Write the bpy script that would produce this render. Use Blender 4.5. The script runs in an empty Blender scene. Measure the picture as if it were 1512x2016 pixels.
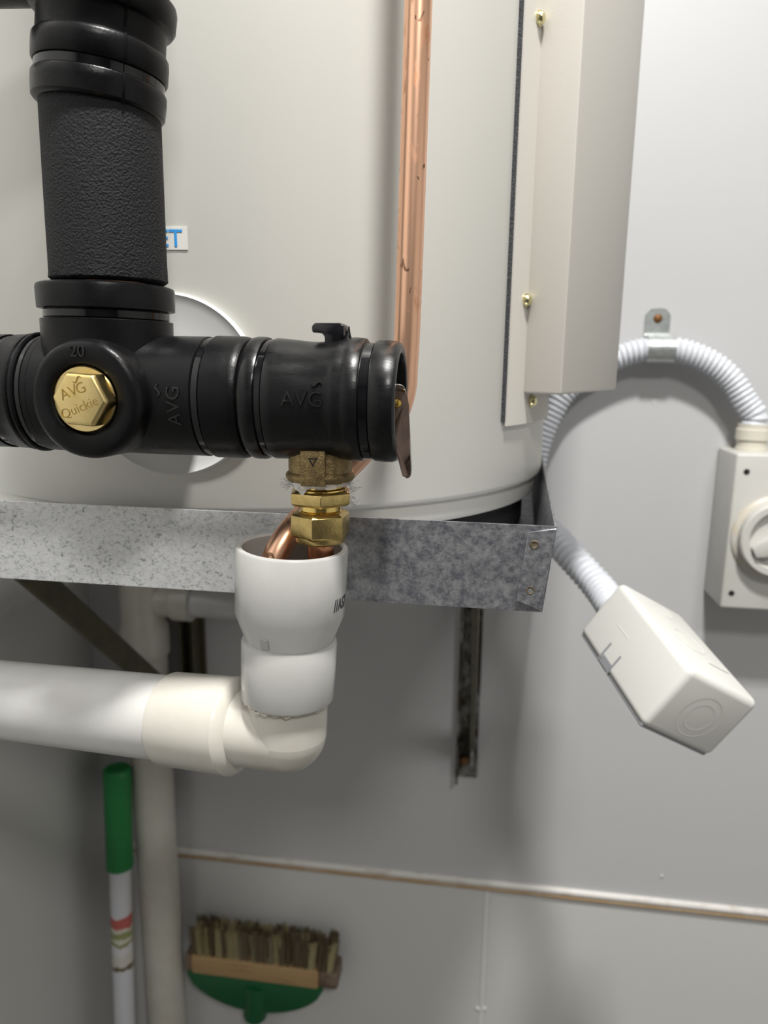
import bpy, bmesh, math, random
from mathutils import Vector, Matrix, noise
from math import sin, cos, pi, radians, atan2, sqrt

random.seed(7)
SC = bpy.context.scene
COL = SC.collection

# ------------------------------------------------------------------ camera
CAM = Vector((0, 0, 1.25))
FPX = 1450.0
RM = Matrix.Rotation(radians(8), 3, 'Z') @ Matrix.Rotation(radians(90 - 11.8), 3, 'X') @ Matrix.Rotation(radians(0.7), 3, 'Z')
cd = bpy.data.cameras.new('camera')
cam = bpy.data.objects.new('camera', cd)
COL.objects.link(cam)
cam.matrix_world = Matrix.Translation(CAM) @ RM.to_4x4()
cd.sensor_fit = 'VERTICAL'
cd.sensor_height = 36.0
cd.sensor_width = 27.0
cd.lens = FPX / 2016 * 36.0
cd.clip_start = 0.01
cd.dof.use_dof = True
cd.dof.focus_distance = 0.35
cd.dof.aperture_fstop = 9.5
SC.camera = cam

# ------------------------------------------------------------------ world and light
w = bpy.data.worlds.new('world')
SC.world = w
w.use_nodes = True
w.node_tree.nodes['Background'].inputs[0].default_value = (0.8, 0.85, 0.9, 1)
w.node_tree.nodes['Background'].inputs[1].default_value = 0.05


def area(name, loc, size, power, col, aim):
    ld = bpy.data.lights.new(name, 'AREA')
    ld.shape = 'RECTANGLE'
    ld.size, ld.size_y = size
    ld.energy = power
    ld.color = col
    o = bpy.data.objects.new(name, ld)
    COL.objects.link(o)
    o.location = loc
    d = Vector(aim) - Vector(loc)
    o.rotation_euler = d.to_track_quat('-Z', 'Y').to_euler()
    return o


area('ceiling_light', (0.13, 0.00, 2.48), (0.14, 0.14), 38.0, (1.0, 0.985, 0.955), (0.13, 0.00, 0))
area('ceiling_light', (0.50, -1.00, 2.48), (0.30, 0.30), 18.0, (1.0, 0.985, 0.955), (0.50, -1.00, 0))
SC.view_settings.view_transform = 'Standard'
SC.view_settings.look = 'None'
SC.view_settings.exposure = 0.0
SC.view_settings.gamma = 1.0
SC.view_settings.use_curve_mapping = False


# ------------------------------------------------------------------ measuring helpers
def at(x, y, Y):
    d = RM @ Vector(((x - 756) / FPX, -(y - 1008) / FPX, -1.0))
    return CAM + d * (Y / d.y)


def atX(x, y, X):
    d = RM @ Vector(((x - 756) / FPX, -(y - 1008) / FPX, -1.0))
    return CAM + d * (X / d.x)


def mpp(p):                      # metres for one pixel of the 1512 x 2016 frame at point p
    return -((RM.transposed() @ (Vector(p) - CAM)).z) / FPX


# ------------------------------------------------------------------ materials
def mat(name, col, rough=0.5, metal=0.0, var=0.0, vs=40.0, bump=0.0, bs=200.0, col2=None, stretch=(1, 1, 1),
        coat=0.0, spec=0.5, c0=0.4, c1=0.6, rvar=0.0):
    m = bpy.data.materials.new(name)
    m.use_nodes = True
    nt = m.node_tree
    b = nt.nodes['Principled BSDF']
    b.inputs['Base Color'].default_value = (*col, 1)
    b.inputs['Roughness'].default_value = rough
    b.inputs['Metallic'].default_value = metal
    b.inputs['Specular IOR Level'].default_value = spec
    b.inputs['Coat Weight'].default_value = coat
    tc = nt.nodes.new('ShaderNodeTexCoord')
    mp = nt.nodes.new('ShaderNodeMapping')
    mp.inputs['Scale'].default_value = stretch
    nt.links.new(tc.outputs['Object'], mp.inputs[0])
    if col2 is not None or rvar:
        n = nt.nodes.new('ShaderNodeTexNoise')
        n.inputs['Scale'].default_value = vs
        n.inputs['Detail'].default_value = 6
        n.inputs['Roughness'].default_value = 0.65
        nt.links.new(mp.outputs[0], n.inputs['Vector'])
        r = nt.nodes.new('ShaderNodeMapRange')
        r.inputs['From Min'].default_value = c0
        r.inputs['From Max'].default_value = c1
        nt.links.new(n.outputs['Fac'], r.inputs['Value'])
        if col2 is not None:
            mx = nt.nodes.new('ShaderNodeMix')
            mx.data_type = 'RGBA'
            mx.inputs['A'].default_value = (*col, 1)
            mx.inputs['B'].default_value = (*col2, 1)
            nt.links.new(r.outputs[0], mx.inputs['Factor'])
            nt.links.new(mx.outputs['Result'], b.inputs['Base Color'])
        if rvar:
            rr = nt.nodes.new('ShaderNodeMapRange')
            rr.inputs['To Min'].default_value = rough
            rr.inputs['To Max'].default_value = rough + rvar
            nt.links.new(r.outputs[0], rr.inputs['Value'])
            nt.links.new(rr.outputs[0], b.inputs['Roughness'])
    if bump:
        n2 = nt.nodes.new('ShaderNodeTexNoise')
        n2.inputs['Scale'].default_value = bs
        n2.inputs['Detail'].default_value = 3
        nt.links.new(mp.outputs[0], n2.inputs['Vector'])
        bp = nt.nodes.new('ShaderNodeBump')
        bp.inputs['Strength'].default_value = bump
        bp.inputs['Distance'].default_value = 0.001
        nt.links.new(n2.outputs['Fac'], bp.inputs['Height'])
        nt.links.new(bp.outputs[0], b.inputs['Normal'])
    return m


M_RUB = mat('black_rubber', (0.0045, 0.0045, 0.005), 0.26, bump=0.08, bs=1100, rvar=0.12, vs=60, spec=0.17)
M_JACK = mat('glossy_black_rubber', (0.0055, 0.0055, 0.006), 0.20, bump=0.06, bs=900, rvar=0.16, vs=90, stretch=(0.25, 1, 1), spec=0.28)
M_RUBTXT = mat('black_rubber_lettering', (0.005, 0.005, 0.0055), 0.26, spec=0.5)
M_TIE = mat('black_nylon_tie', (0.003, 0.003, 0.004), 0.10, spec=0.45)
M_FOAM = mat('black_foam', (0.0065, 0.0065, 0.0078), 0.75, bump=1.0, bs=1000, spec=0.33)
M_PLUG = mat('bright_brass', (0.80, 0.63, 0.29), 0.30, 1.0, col2=(0.68, 0.51, 0.20), vs=90, c0=0.45, c1=0.75, rvar=0.12)
M_PLUGTXT = mat('engraved_brass', (0.38, 0.25, 0.07), 0.42, 1.0)
M_CAST = mat('cast_brass', (0.36, 0.27, 0.13), 0.52, 1.0, col2=(0.22, 0.16, 0.08), vs=300, bump=0.55, bs=1100)
M_NUT = mat('machined_brass', (0.62, 0.47, 0.19), 0.30, 1.0, col2=(0.42, 0.31, 0.12), vs=160, c0=0.45, c1=0.7, bump=0.12, bs=900)
M_NECK = mat('polished_brass', (0.90, 0.66, 0.22), 0.14, 1.0)
M_COP = mat('copper', (0.92, 0.55, 0.37), 0.34, 1.0, col2=(0.62, 0.31, 0.18), vs=130, stretch=(1, 1, 0.35), c0=0.58, c1=0.68, rvar=0.16)


def spot_layer(m, scale, lo, hi, col):
    """tarnish spots laid over a material's colour"""
    nt = m.node_tree
    b = nt.nodes['Principled BSDF']
    src = b.inputs['Base Color'].links[0].from_socket
    tc = nt.nodes.new('ShaderNodeTexCoord')
    mp = nt.nodes.new('ShaderNodeMapping')
    mp.inputs['Scale'].default_value = (1, 1, 0.45)
    nt.links.new(tc.outputs['Object'], mp.inputs[0])
    n = nt.nodes.new('ShaderNodeTexNoise')
    n.inputs['Scale'].default_value = scale
    n.inputs['Detail'].default_value = 4
    n.inputs['Distortion'].default_value = 0.8
    nt.links.new(mp.outputs[0], n.inputs['Vector'])
    r = nt.nodes.new('ShaderNodeMapRange')
    r.inputs['From Min'].default_value = lo
    r.inputs['From Max'].default_value = hi
    nt.links.new(n.outputs['Fac'], r.inputs['Value'])
    mx = nt.nodes.new('ShaderNodeMix')
    mx.data_type = 'RGBA'
    mx.inputs['B'].default_value = (*col, 1)
    nt.links.new(r.outputs[0], mx.inputs['Factor'])
    nt.links.new(src, mx.inputs['A'])
    nt.links.new(mx.outputs['Result'], b.inputs['Base Color'])


spot_layer(M_COP, 190, 0.655, 0.69, (0.30, 0.16, 0.10))
M_COPT = mat('copper_tail', (0.78, 0.38, 0.22), 0.24, 1.0, col2=(0.45, 0.2, 0.1), vs=120, stretch=(1, 1, 0.2), c0=0.45, c1=0.7)
M_TANK = mat('heater_enamel', (0.665, 0.655, 0.61), 0.42, rvar=0.04, vs=12)
M_TANKLOW = mat('heater_base_enamel', (0.68, 0.665, 0.61), 0.36)
M_UNDERSHADE = mat('under_tank_shade', (0.012, 0.012, 0.012), 0.7)  # black that paints the shade in the gap below the tank
M_COVER = mat('cover_paint', (0.57, 0.545, 0.50), 0.42, bump=0.05, bs=600)
M_GASK = mat('foam_gasket', (0.035, 0.036, 0.04), 0.9, col2=(0.12, 0.12, 0.13), vs=900, c0=0.5, c1=0.7, bump=0.6, bs=900)
M_SCREW = mat('yellow_zinc_screw', (0.72, 0.66, 0.38), 0.2, 1.0)
M_COLLAR = mat('white_collar', (0.60, 0.60, 0.585), 0.35)
M_STICK = mat('clear_label_tape', (0.63, 0.625, 0.59), 0.4)
M_BLUE = mat('blue_print', (0.03, 0.26, 0.62), 0.5)
M_PVC = mat('white_pvc', (0.58, 0.58, 0.575), 0.22, col2=(0.55, 0.545, 0.525), vs=30, bump=0.03, bs=300)
M_PVCC = mat('cream_pvc', (0.56, 0.54, 0.485), 0.22, col2=(0.52, 0.495, 0.44), vs=22)
M_CUP = mat('pvc_cup', (0.46, 0.455, 0.44), 0.24, col2=(0.43, 0.425, 0.405), vs=30, bump=0.03, bs=300)
M_COND = mat('grey_conduit', (0.62, 0.64, 0.68), 0.38)
M_GLAND = mat('aged_gland', (0.64, 0.61, 0.52), 0.35)
M_SW = mat('switch_plastic', (0.58, 0.57, 0.54), 0.38, col2=(0.55, 0.54, 0.505), vs=25)
M_SWAGE = mat('aged_switch_ring', (0.56, 0.50, 0.40), 0.45, col2=(0.58, 0.57, 0.54), vs=40)
M_JB = mat('junction_box_white', (0.64, 0.635, 0.60), 0.30)
M_JBIN = mat('junction_box_base', (0.24, 0.245, 0.26), 0.4)
M_HOLE = mat('dark_hole', (0.01, 0.01, 0.01), 0.8)
M_ZINC = mat('bright_zinc', (0.62, 0.65, 0.64), 0.33, 0.75, col2=(0.5, 0.53, 0.52), vs=120)
M_RUST = mat('rusty_screw', (0.28, 0.12, 0.04), 0.6, 0.5, col2=(0.10, 0.05, 0.02), vs=600)
M_RIV = mat('dull_rivet', (0.10, 0.075, 0.045), 0.5, 0.6, col2=(0.2, 0.17, 0.12), vs=700)
M_SEAM = mat('rubber_seam', (0.003, 0.003, 0.003), 0.8, spec=0.1)
M_OLIVE = mat('olive_bracket_steel', (0.085, 0.075, 0.038), 0.5, 0.2, col2=(0.06, 0.055, 0.03), vs=40)
M_LEGST = mat('weathered_bracket_steel', (0.040, 0.032, 0.020), 0.5, 0.25, col2=(0.30, 0.30, 0.29), vs=45, stretch=(1, 1, 0.6), c0=0.47, c1=0.66)
M_GREEN = mat('green_plastic', (0.008, 0.20, 0.045), 0.35)
M_DGREEN = mat('dark_green_plastic', (0.006, 0.10, 0.03), 0.4)
M_POLE = mat('white_enamel_pole', (0.66, 0.66, 0.70), 0.3)
M_WOOD = mat('brush_wood', (0.40, 0.26, 0.12), 0.6, col2=(0.26, 0.15, 0.07), vs=26, stretch=(0.4, 3, 3), c0=0.5, c1=0.75)
M_WOODW = mat('worn_wet_wood', (0.11, 0.075, 0.05), 0.6, col2=(0.2, 0.14, 0.1), vs=60)
M_BRI = [mat('straw_bristle', (0.34, 0.29, 0.15), 0.7), mat('brown_bristle', (0.12, 0.09, 0.05), 0.7), mat('grey_bristle', (0.20, 0.17, 0.10), 0.7)]
M_LEVER = mat('bronze_lever', (0.22, 0.155, 0.12), 0.28, 1.0, col2=(0.15, 0.105, 0.085), vs=60)
M_LEVERE = mat('lever_edge', (0.62, 0.60, 0.57), 0.25, 1.0)
M_GOLD = mat('gold_rivet', (0.75, 0.5, 0.12), 0.2, 1.0)
M_KNOB = mat('black_knob', (0.004, 0.004, 0.006), 0.2)
M_INK = mat('print_ink', (0.03, 0.03, 0.04), 0.5)
M_HAIR = mat('dust_fibre', (0.20, 0.19, 0.18), 0.9)
M_WALL = mat('wall_sheet_paint', (0.515, 0.515, 0.52), 0.42, bump=0.05, bs=26)
M_WALLL = mat('wall_panel_paint', (0.62, 0.615, 0.60), 0.35, bump=0.04, bs=20)
M_WALLS = mat('side_wall_paint', (0.60, 0.60, 0.585), 0.45, bump=0.04, bs=20)
M_FRONTDARK = mat('darkened_front_wall', (0.08, 0.08, 0.08), 0.6)  # no doorway: unseen front wall, darkened to cut the fill light
M_FLOOR = mat('grey_floor', (0.15, 0.145, 0.14), 0.6, col2=(0.12, 0.115, 0.11), vs=5)
M_CEIL = mat('ceiling_paint', (0.78, 0.78, 0.77), 0.7)
M_TRIM = mat('sealant_bead', (0.72, 0.70, 0.67), 0.4, col2=(0.50, 0.44, 0.38), vs=70, stretch=(0.5, 1, 1), c0=0.5, c1=0.75)
M_STAIN = mat('stained_joint', (0.42, 0.29, 0.16), 0.6, col2=(0.48, 0.38, 0.27), vs=30, c0=0.45, c1=0.7)
M_STRIP = mat('joint_strip', (0.68, 0.68, 0.665), 0.35)


def tape_material():
    m = mat('clear_sealing_tape', (0.75, 0.74, 0.75), 0.3, bump=0.5, bs=500)
    m.node_tree.nodes['Principled BSDF'].inputs['Alpha'].default_value = 0.8
    return m


M_TAPE = tape_material()


def galv_material():
    # left end: dull white-rusted zinc with pits; right end: bare shiny sheet with smears
    m = bpy.data.materials.new('galvanised_sheet')
    m.use_nodes = True
    nt = m.node_tree
    L = nt.links.new
    b = nt.nodes['Principled BSDF']
    tc = nt.nodes.new('ShaderNodeTexCoord')
    sx = nt.nodes.new('ShaderNodeSeparateXYZ')
    L(tc.outputs['Object'], sx.inputs[0])
    nz = nt.nodes.new('ShaderNodeTexNoise')
    nz.inputs['Scale'].default_value = 55
    nz.inputs['Detail'].default_value = 8
    L(tc.outputs['Object'], nz.inputs['Vector'])
    ad = nt.nodes.new('ShaderNodeMath')
    ad.operation = 'MULTIPLY_ADD'
    ad.inputs[1].default_value = 0.10
    L(nz.outputs['Fac'], ad.inputs[0])
    L(sx.outputs['X'], ad.inputs[2])
    rg = nt.nodes.new('ShaderNodeMapRange')
    rg.interpolation_type = 'SMOOTHSTEP'
    rg.inputs['From Min'].default_value = 0.070
    rg.inputs['From Max'].default_value = 0.200
    L(ad.outputs[0], rg.inputs['Value'])
    # pits on the dull part
    mpv = nt.nodes.new('ShaderNodeMapping')
    mpv.inputs['Rotation'].default_value = (0.3, 0.7, 0.5)
    mpv.inputs['Scale'].default_value = (1, 1, 1.5)
    L(tc.outputs['Object'], mpv.inputs[0])
    n1 = nt.nodes.new('ShaderNodeTexNoise')
    n1.inputs['Scale'].default_value = 330
    n1.inputs['Detail'].default_value = 3
    n1.inputs['Distortion'].default_value = 1.2
    L(mpv.outputs[0], n1.inputs['Vector'])
    r1 = nt.nodes.new('ShaderNodeValToRGB')
    r1.color_ramp.elements[0].position = 0.27
    r1.color_ramp.elements[0].color = (0.30, 0.31, 0.33, 1)
    r1.color_ramp.elements[1].position = 0.43
    r1.color_ramp.elements[1].color = (0.70, 0.71, 0.715, 1)
    e = r1.color_ramp.elements.new(0.6)
    e.color = (0.82, 0.825, 0.83, 1)
    L(n1.outputs['Fac'], r1.inputs[0])
    # shiny part
    n2 = nt.nodes.new('ShaderNodeTexNoise')
    n2.inputs['Scale'].default_value = 210
    n2.inputs['Detail'].default_value = 10
    n2.inputs['Roughness'].default_value = 0.75
    L(tc.outputs['Object'], n2.inputs['Vector'])
    r2 = nt.nodes.new('ShaderNodeValToRGB')
    r2.color_ramp.elements[0].position = 0.40
    r2.color_ramp.elements[0].color = (0.22, 0.22, 0.26, 1)
    r2.color_ramp.elements[1].position = 0.68
    r2.color_ramp.elements[1].color = (0.62, 0.64, 0.64, 1)
    L(n2.outputs['Fac'], r2.inputs[0])
    mx = nt.nodes.new('ShaderNodeMix')
    mx.data_type = 'RGBA'
    L(rg.outputs[0], mx.inputs['Factor'])
    L(r1.outputs[0], mx.inputs['A'])
    L(r2.outputs[0], mx.inputs['B'])
    L(mx.outputs['Result'], b.inputs['Base Color'])
    mm = nt.nodes.new('ShaderNodeMapRange')
    mm.inputs['To Min'].default_value = 0.0
    mm.inputs['To Max'].default_value = 0.80
    L(rg.outputs[0], mm.inputs['Value'])
    L(mm.outputs[0], b.inputs['Metallic'])
    mr = nt.nodes.new('ShaderNodeMapRange')
    mr.inputs['To Min'].default_value = 0.55
    mr.inputs['To Max'].default_value = 0.36
    L(rg.outputs[0], mr.inputs['Value'])
    L(mr.outputs[0], b.inputs['Roughness'])
    bp = nt.nodes.new('ShaderNodeBump')
    bp.inputs['Strength'].default_value = 0.25
    bp.inputs['Distance'].default_value = 0.0006
    L(n1.outputs['Fac'], bp.inputs['Height'])
    L(bp.outputs[0], b.inputs['Normal'])
    return m


M_GALV = galv_material()


# ------------------------------------------------------------------ object helpers
ROOT = {}


def thing(name, label, cat, loc, group=None):
    o = bpy.data.objects.new(name, None)
    COL.objects.link(o)
    o.empty_display_size = 0.03
    o.location = loc
    o['label'] = label
    o['category'] = cat
    if group:
        o['group'] = group
    ROOT[o.name] = Vector(loc)
    return o


def obj(name, vf, m, parent=None, origin=None, label=None, cat=None, kind=None, sharp=35, group=None):
    """one mesh object from world-space (verts, faces)"""
    v, f = vf
    if parent is not None:
        L = ROOT[parent.name]
    elif origin is not None:
        L = Vector(origin)
    else:
        L = Vector((0, 0, 0))
    me = bpy.data.meshes.new(name)
    me.from_pydata([Vector(p) - L for p in v], [], f)
    bm = bmesh.new()
    bm.from_mesh(me)
    bmesh.ops.recalc_face_normals(bm, faces=bm.faces)
    bm.to_mesh(me)
    bm.free()
    me.update()
    me.shade_smooth()
    me.set_sharp_from_angle(angle=radians(sharp))
    if isinstance(m, (list, tuple)):
        for q in m:
            me.materials.append(q)
    else:
        me.materials.append(m)
    o = bpy.data.objects.new(name, me)
    COL.objects.link(o)
    if parent is not None:
        o.parent = parent
        ROOT[o.name] = L
    else:
        o.location = L
        ROOT[o.name] = L
    if label:
        o['label'] = label
    if cat:
        o['category'] = cat
    if kind:
        o['kind'] = kind
    if group:
        o['group'] = group
    return o


def join(*parts):
    V, F = [], []
    for v, f in parts:
        n = len(V)
        V += [Vector(p) for p in v]
        F += [tuple(i + n for i in q) for q in f]
    return V, F


def basis(d, ref=None):
    d = Vector(d).normalized()
    ref = Vector(ref) if ref is not None else (Vector((0, 0, 1)) if abs(d.z) < 0.9 else Vector((0, -1, 0)))
    a = (ref - d * ref.dot(d)).normalized()
    return d, a, d.cross(a)


def lathe(o, d, prof, seg=64, caps=(True, True), ref=None, rf=None):
    """prof: list of (t, r) along axis d from o; rf(t, ang) adds to radius"""
    o = Vector(o)
    d, a, b = basis(d, ref)
    V, F = [], []
    for t, r in prof:
        for k in range(seg):
            g = 2 * pi * k / seg
            rr = r + (rf(t, g) if rf else 0)
            V.append(o + d * t + a * (rr * cos(g)) + b * (rr * sin(g)))
    n = len(prof)
    for i in range(n - 1):
        for k in range(seg):
            k2 = (k + 1) % seg
            F.append((i * seg + k, i * seg + k2, (i + 1) * seg + k2, (i + 1) * seg + k))
    if caps[0]:
        F.append(tuple(range(seg))[::-1])
    if caps[1]:
        F.append(tuple((n - 1) * seg + k for k in range(seg)))
    return V, F


def rnd(t0, t1, r, e, n=4, lo=None):
    """profile of a bar from t0 to t1 with rounded shoulders e"""
    P = []
    for i in range(n + 1):
        g = pi / 2 * i / n
        P.append((t0 + e * (1 - cos(g)) * 1.0, r - e + e * sin(g)))
    for i in range(n + 1):
        g = pi / 2 * i / n
        P.append((t1 - e + e * sin(g), r - e + e * cos(g)))
    return P


def catmull(pts, n=12):
    P = [Vector(p) for p in pts]
    P = [P[0] * 2 - P[1]] + P + [P[-1] * 2 - P[-2]]
    out = []
    for i in range(1, len(P) - 2):
        p0, p1, p2, p3 = P[i - 1:i + 3]
        for k in range(n):
            t = k / n
            out.append(0.5 * ((2 * p1) + (p2 - p0) * t + (2 * p0 - 5 * p1 + 4 * p2 - p3) * t * t + (3 * p1 - p0 - 3 * p2 + p3) * t ** 3))
    out.append(P[-2])
    return out


def resample(path, step):
    out = [path[0].copy()]
    acc = 0.0
    for a, b in zip(path[:-1], path[1:]):
        L = (b - a).length
        if L < 1e-9:
            continue
        pos = step - acc
        while pos <= L:
            out.append(a + (b - a) * (pos / L))
            pos += step
        acc = L - (pos - step)
    return out


def tube(path, rad, seg=24, caps=True):
    n = len(path)
    rads = rad if isinstance(rad, (list, tuple)) else [rad] * n
    V, F = [], []
    t = (path[1] - path[0]).normalized()
    _, a, b = basis(t)
    for i, p in enumerate(path):
        if i == 0:
            t2 = (path[1] - path[0]).normalized()
        elif i == n - 1:
            t2 = (path[-1] - path[-2]).normalized()
        else:
            t2 = (path[i + 1] - path[i - 1]).normalized()
        q = t.rotation_difference(t2)
        a = q @ a
        t = t2
        a = (a - t * a.dot(t)).normalized()
        b = t.cross(a)
        for k in range(seg):
            g = 2 * pi * k / seg
            V.append(p + a * (rads[i] * cos(g)) + b * (rads[i] * sin(g)))
    for i in range(n - 1):
        for k in range(seg):
            k2 = (k + 1) % seg
            F.append((i * seg + k, i * seg + k2, (i + 1) * seg + k2, (i + 1) * seg + k))
    if caps:
        F.append(tuple(range(seg))[::-1])
        F.append(tuple((n - 1) * seg + k for k in range(seg)))
    return V, F


def prism(poly, off):
    """extrude planar polygon (list of world points) by vector off"""
    off = Vector(off)
    n = len(poly)
    V = [Vector(p) for p in poly] + [Vector(p) + off for p in poly]
    F = [tuple(range(n))[::-1], tuple(range(n, 2 * n))]
    for k in range(n):
        k2 = (k + 1) % n
        F.append((k, k2, n + k2, n + k))
    return V, F


def bev(vf, w, seg=2, angle=40):
    v, f = vf
    bm = bmesh.new()
    vs = [bm.verts.new(p) for p in v]
    for q in f:
        bm.faces.new([vs[i] for i in q])
    bmesh.ops.recalc_face_normals(bm, faces=bm.faces)
    ed = [e for e in bm.edges if len(e.link_faces) == 2 and e.calc_face_angle(0) > radians(angle)]
    bmesh.ops.bevel(bm, geom=ed, offset=w, segments=seg, profile=0.5, affect='EDGES', clamp_overlap=True)
    bm.verts.index_update()
    V = [p.co.copy() for p in bm.verts]
    F = [tuple(p.index for p in q.verts) for q in bm.faces]
    bm.free()
    return V, F


def box(lo, hi):
    x0, y0, z0 = lo
    x1, y1, z1 = hi
    return prism([(x0, y0, z0), (x1, y0, z0), (x1, y1, z0), (x0, y1, z0)], (0, 0, z1 - z0))


def pbox(c, u, v, w3):
    """box from corner c with three edge vectors"""
    c, u, v, w3 = Vector(c), Vector(u), Vector(v), Vector(w3)
    return prism([c, c + u, c + u + v, c + v], w3)


def hexp(o, d, prof, ang=0, ref=None, n=6):
    d, a, b = basis(d, ref)
    o = Vector(o)
    V, F = [], []
    for t, r in prof:
        for k in range(n):
            g = 2 * pi * k / n + ang
            V.append(o + d * t + a * (r * cos(g)) + b * (r * sin(g)))
    m = len(prof)
    for i in range(m - 1):
        for k in range(n):
            k2 = (k + 1) % n
            F.append((i * n + k, i * n + k2, (i + 1) * n + k2, (i + 1) * n + k))
    F.append(tuple(range(n))[::-1])
    F.append(tuple((m - 1) * n + k for k in range(n)))
    return V, F


def text(body, size, depth, fn, bold=0.0):
    """text mesh; fn maps (x, y, z) in text units (centred) to world"""
    cu = bpy.data.curves.new('lettering', 'FONT')
    cu.body = body
    cu.size = size
    cu.extrude = depth / 2
    cu.offset = bold
    cu.resolution_u = 3
    cu.align_x = 'CENTER'
    cu.align_y = 'CENTER'
    o = bpy.data.objects.new('lettering_tmp', cu)
    COL.objects.link(o)
    dg = bpy.context.evaluated_depsgraph_get()
    dg.update()
    me = o.evaluated_get(dg).to_mesh()
    V = [fn(p.co.x, p.co.y, p.co.z) for p in me.vertices]
    F = [tuple(q.vertices) for q in me.polygons]
    o.evaluated_get(dg).to_mesh_clear()
    bpy.data.objects.remove(o)
    bpy.data.curves.remove(cu)
    return V, F


def tilde(L, h, wd, depth, fn):
    """swash over a letter, as a bent bar in text units"""
    V, F = [], []
    n = 10
    for i in range(n + 1):
        x = -L / 2 + L * i / n
        y = h * sin(2 * pi * i / n) * -1
        tw = wd * (0.55 + 0.45 * sin(pi * i / n))
        for (dy, dz) in ((-tw / 2, -depth / 2), (tw / 2, -depth / 2), (tw / 2, depth / 2), (-tw / 2, depth / 2)):
            V.append(fn(x, y + dy, dz))
    for i in range(n):
        for k in range(4):
            k2 = (k + 1) % 4
            F.append((i * 4 + k, i * 4 + k2, i * 4 + 4 + k2, i * 4 + 4 + k))
    F.append((0, 1, 2, 3))
    F.append(tuple(n * 4 + k for k in (3, 2, 1, 0)))
    return V, F


# ================================================================== SETTING
YW = 0.93
XL = -0.553
CZ = 2.55
zt = at(962, 1740, YW).z           # height of the joint line in the wall
wall_back = obj('wall_back', box((XL, YW, zt + 0.004), (1.9, YW + 0.1, CZ)), M_WALL, kind='structure')
wall_back['label'] = 'smooth pale grey sheet wall behind the heater'
xg = at(958, 1800, YW).x
for x0, x1 in ((XL, xg - 0.002), (xg + 0.002, 1.9)):
    obj('panel', bev(box((x0, YW + 0.001, 0.0), (x1, YW + 0.03, zt - 0.004)), 0.0015, 1), M_WALLL, wall_back)
obj('joint_strip', bev(box((xg - 0.0042, YW - 0.0006, 0), (xg + 0.0030, YW + 0.012, zt - 0.008)), 0.0006, 1), M_STRIP, wall_back)
for sx in (940, 953):
    p = at(sx + 0, 1986, YW)
    obj('rivet_cap', lathe(p + Vector((0, 0.004, 0)), (0, -1, 0), [(0, 0.0035), (0.004, 0.0035), (0.0055, 0.002), (0.006, 0.0005)], 14), M_STRIP, wall_back)
p = at(1289, 792, YW)
obj('filled_hole', lathe(p + Vector((0, 0.003, 0)), (0, -1, 0), [(0, 0.0032), (0.0032, 0.0032), (0.0036, 0.0022), (0.0022, 0.0005)], 14), M_WALLL, wall_back)
p = at(1303, 1724, YW)
obj('nail_head', lathe(p + Vector((0, 0.003, 0)), (0, -1, 0), [(0, 0.002), (0.004, 0.0022), (0.005, 0.0012)], 12), M_SWAGE, wall_back)
trim = obj('trim_1', lathe((XL + 0.005, YW - 0.001, zt + 0.002), (1, 0, 0), [(0, 0.0052), (2.4, 0.0052)], 16), M_TRIM, kind='structure')
obj('stain_line', lathe((XL + 0.005, YW + 0.000, zt - 0.0060), (1, 0, 0), [(0, 0.0046), (2.4, 0.0046)], 12), M_STAIN, trim, label='brown stained lower edge of the bead')
obj('wall_left', box((XL - 0.1, -1.7, 0), (XL, YW + 0.1, CZ)), M_WALLS, kind='structure')
obj('wall_right', box((1.9, -1.7, 0), (2.0, YW + 0.1, CZ)), M_WALLS, kind='structure')
obj('wall_front', box((XL - 0.1, -1.8, 0), (2.0, -1.7, CZ)), M_FRONTDARK, kind='structure')
obj('floor', box((XL - 0.1, -1.8, -0.1), (2.0, YW + 0.1, 0)), M_FLOOR, kind='structure')
obj('ceiling', box((XL - 0.1, -1.8, CZ), (2.0, YW + 0.1, CZ + 0.1)), M_CEIL, kind='structure')

# ================================================================== WATER HEATER
TX, TY, TR = -0.188, 0.625, 0.232
ZS = 1.1612
heater = thing('water_heater', 'large beige enamelled cylindrical water heater standing in a galvanised tray', 'water heater', (TX, TY, 1.1235))
prof = [(ZS, TR - 0.004), (ZS + 0.0015, TR - 0.001), (ZS + 0.004, TR), (1.95, TR)]
obj('tank_shell', lathe((TX, TY, 0), (0, 0, 1), prof, 160), M_TANK, heater)
prof = [(1.1465, TR - 0.012), (1.1475, TR - 0.006), (1.150, TR - 0.0045), (ZS, TR - 0.0045)]
obj('base_cap', lathe((TX, TY, 0), (0, 0, 1), prof, 160), M_TANKLOW, heater)
obj('base_shade_ring', lathe((TX, TY, 0), (0, 0, 1), [(1.1235, 0.218), (1.1465, 0.218)], 96), M_UNDERSHADE, heater, label='added black ring for the shade under the tank')  # added plinth, coloured black for the shaded gap between tank and tray


def tankp(phi, z, off=0.0):
    return Vector((TX + (TR + off) * cos(phi), TY + (TR + off) * sin(phi), z))


def shell_patch(p0, p1, z0, z1, o0, o1, n=16):
    """curved plate that follows the tank between two angles"""
    V, F = [], []
    for i in range(n + 1):
        g = p0 + (p1 - p0) * i / n
        for z, o in ((z0, o0), (z1, o0), (z1, o1), (z0, o1)):
            V.append(tankp(g, z, o))
    for i in range(n):
        for k in range(4):
            k2 = (k + 1) % 4
            F.append((i * 4 + k, i * 4 + k2, i * 4 + 4 + k2, i * 4 + 4 + k))
    F.append((0, 1, 2, 3))
    F.append(tuple(n * 4 + k for k in (3, 2, 1, 0)))
    return V, F


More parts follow.
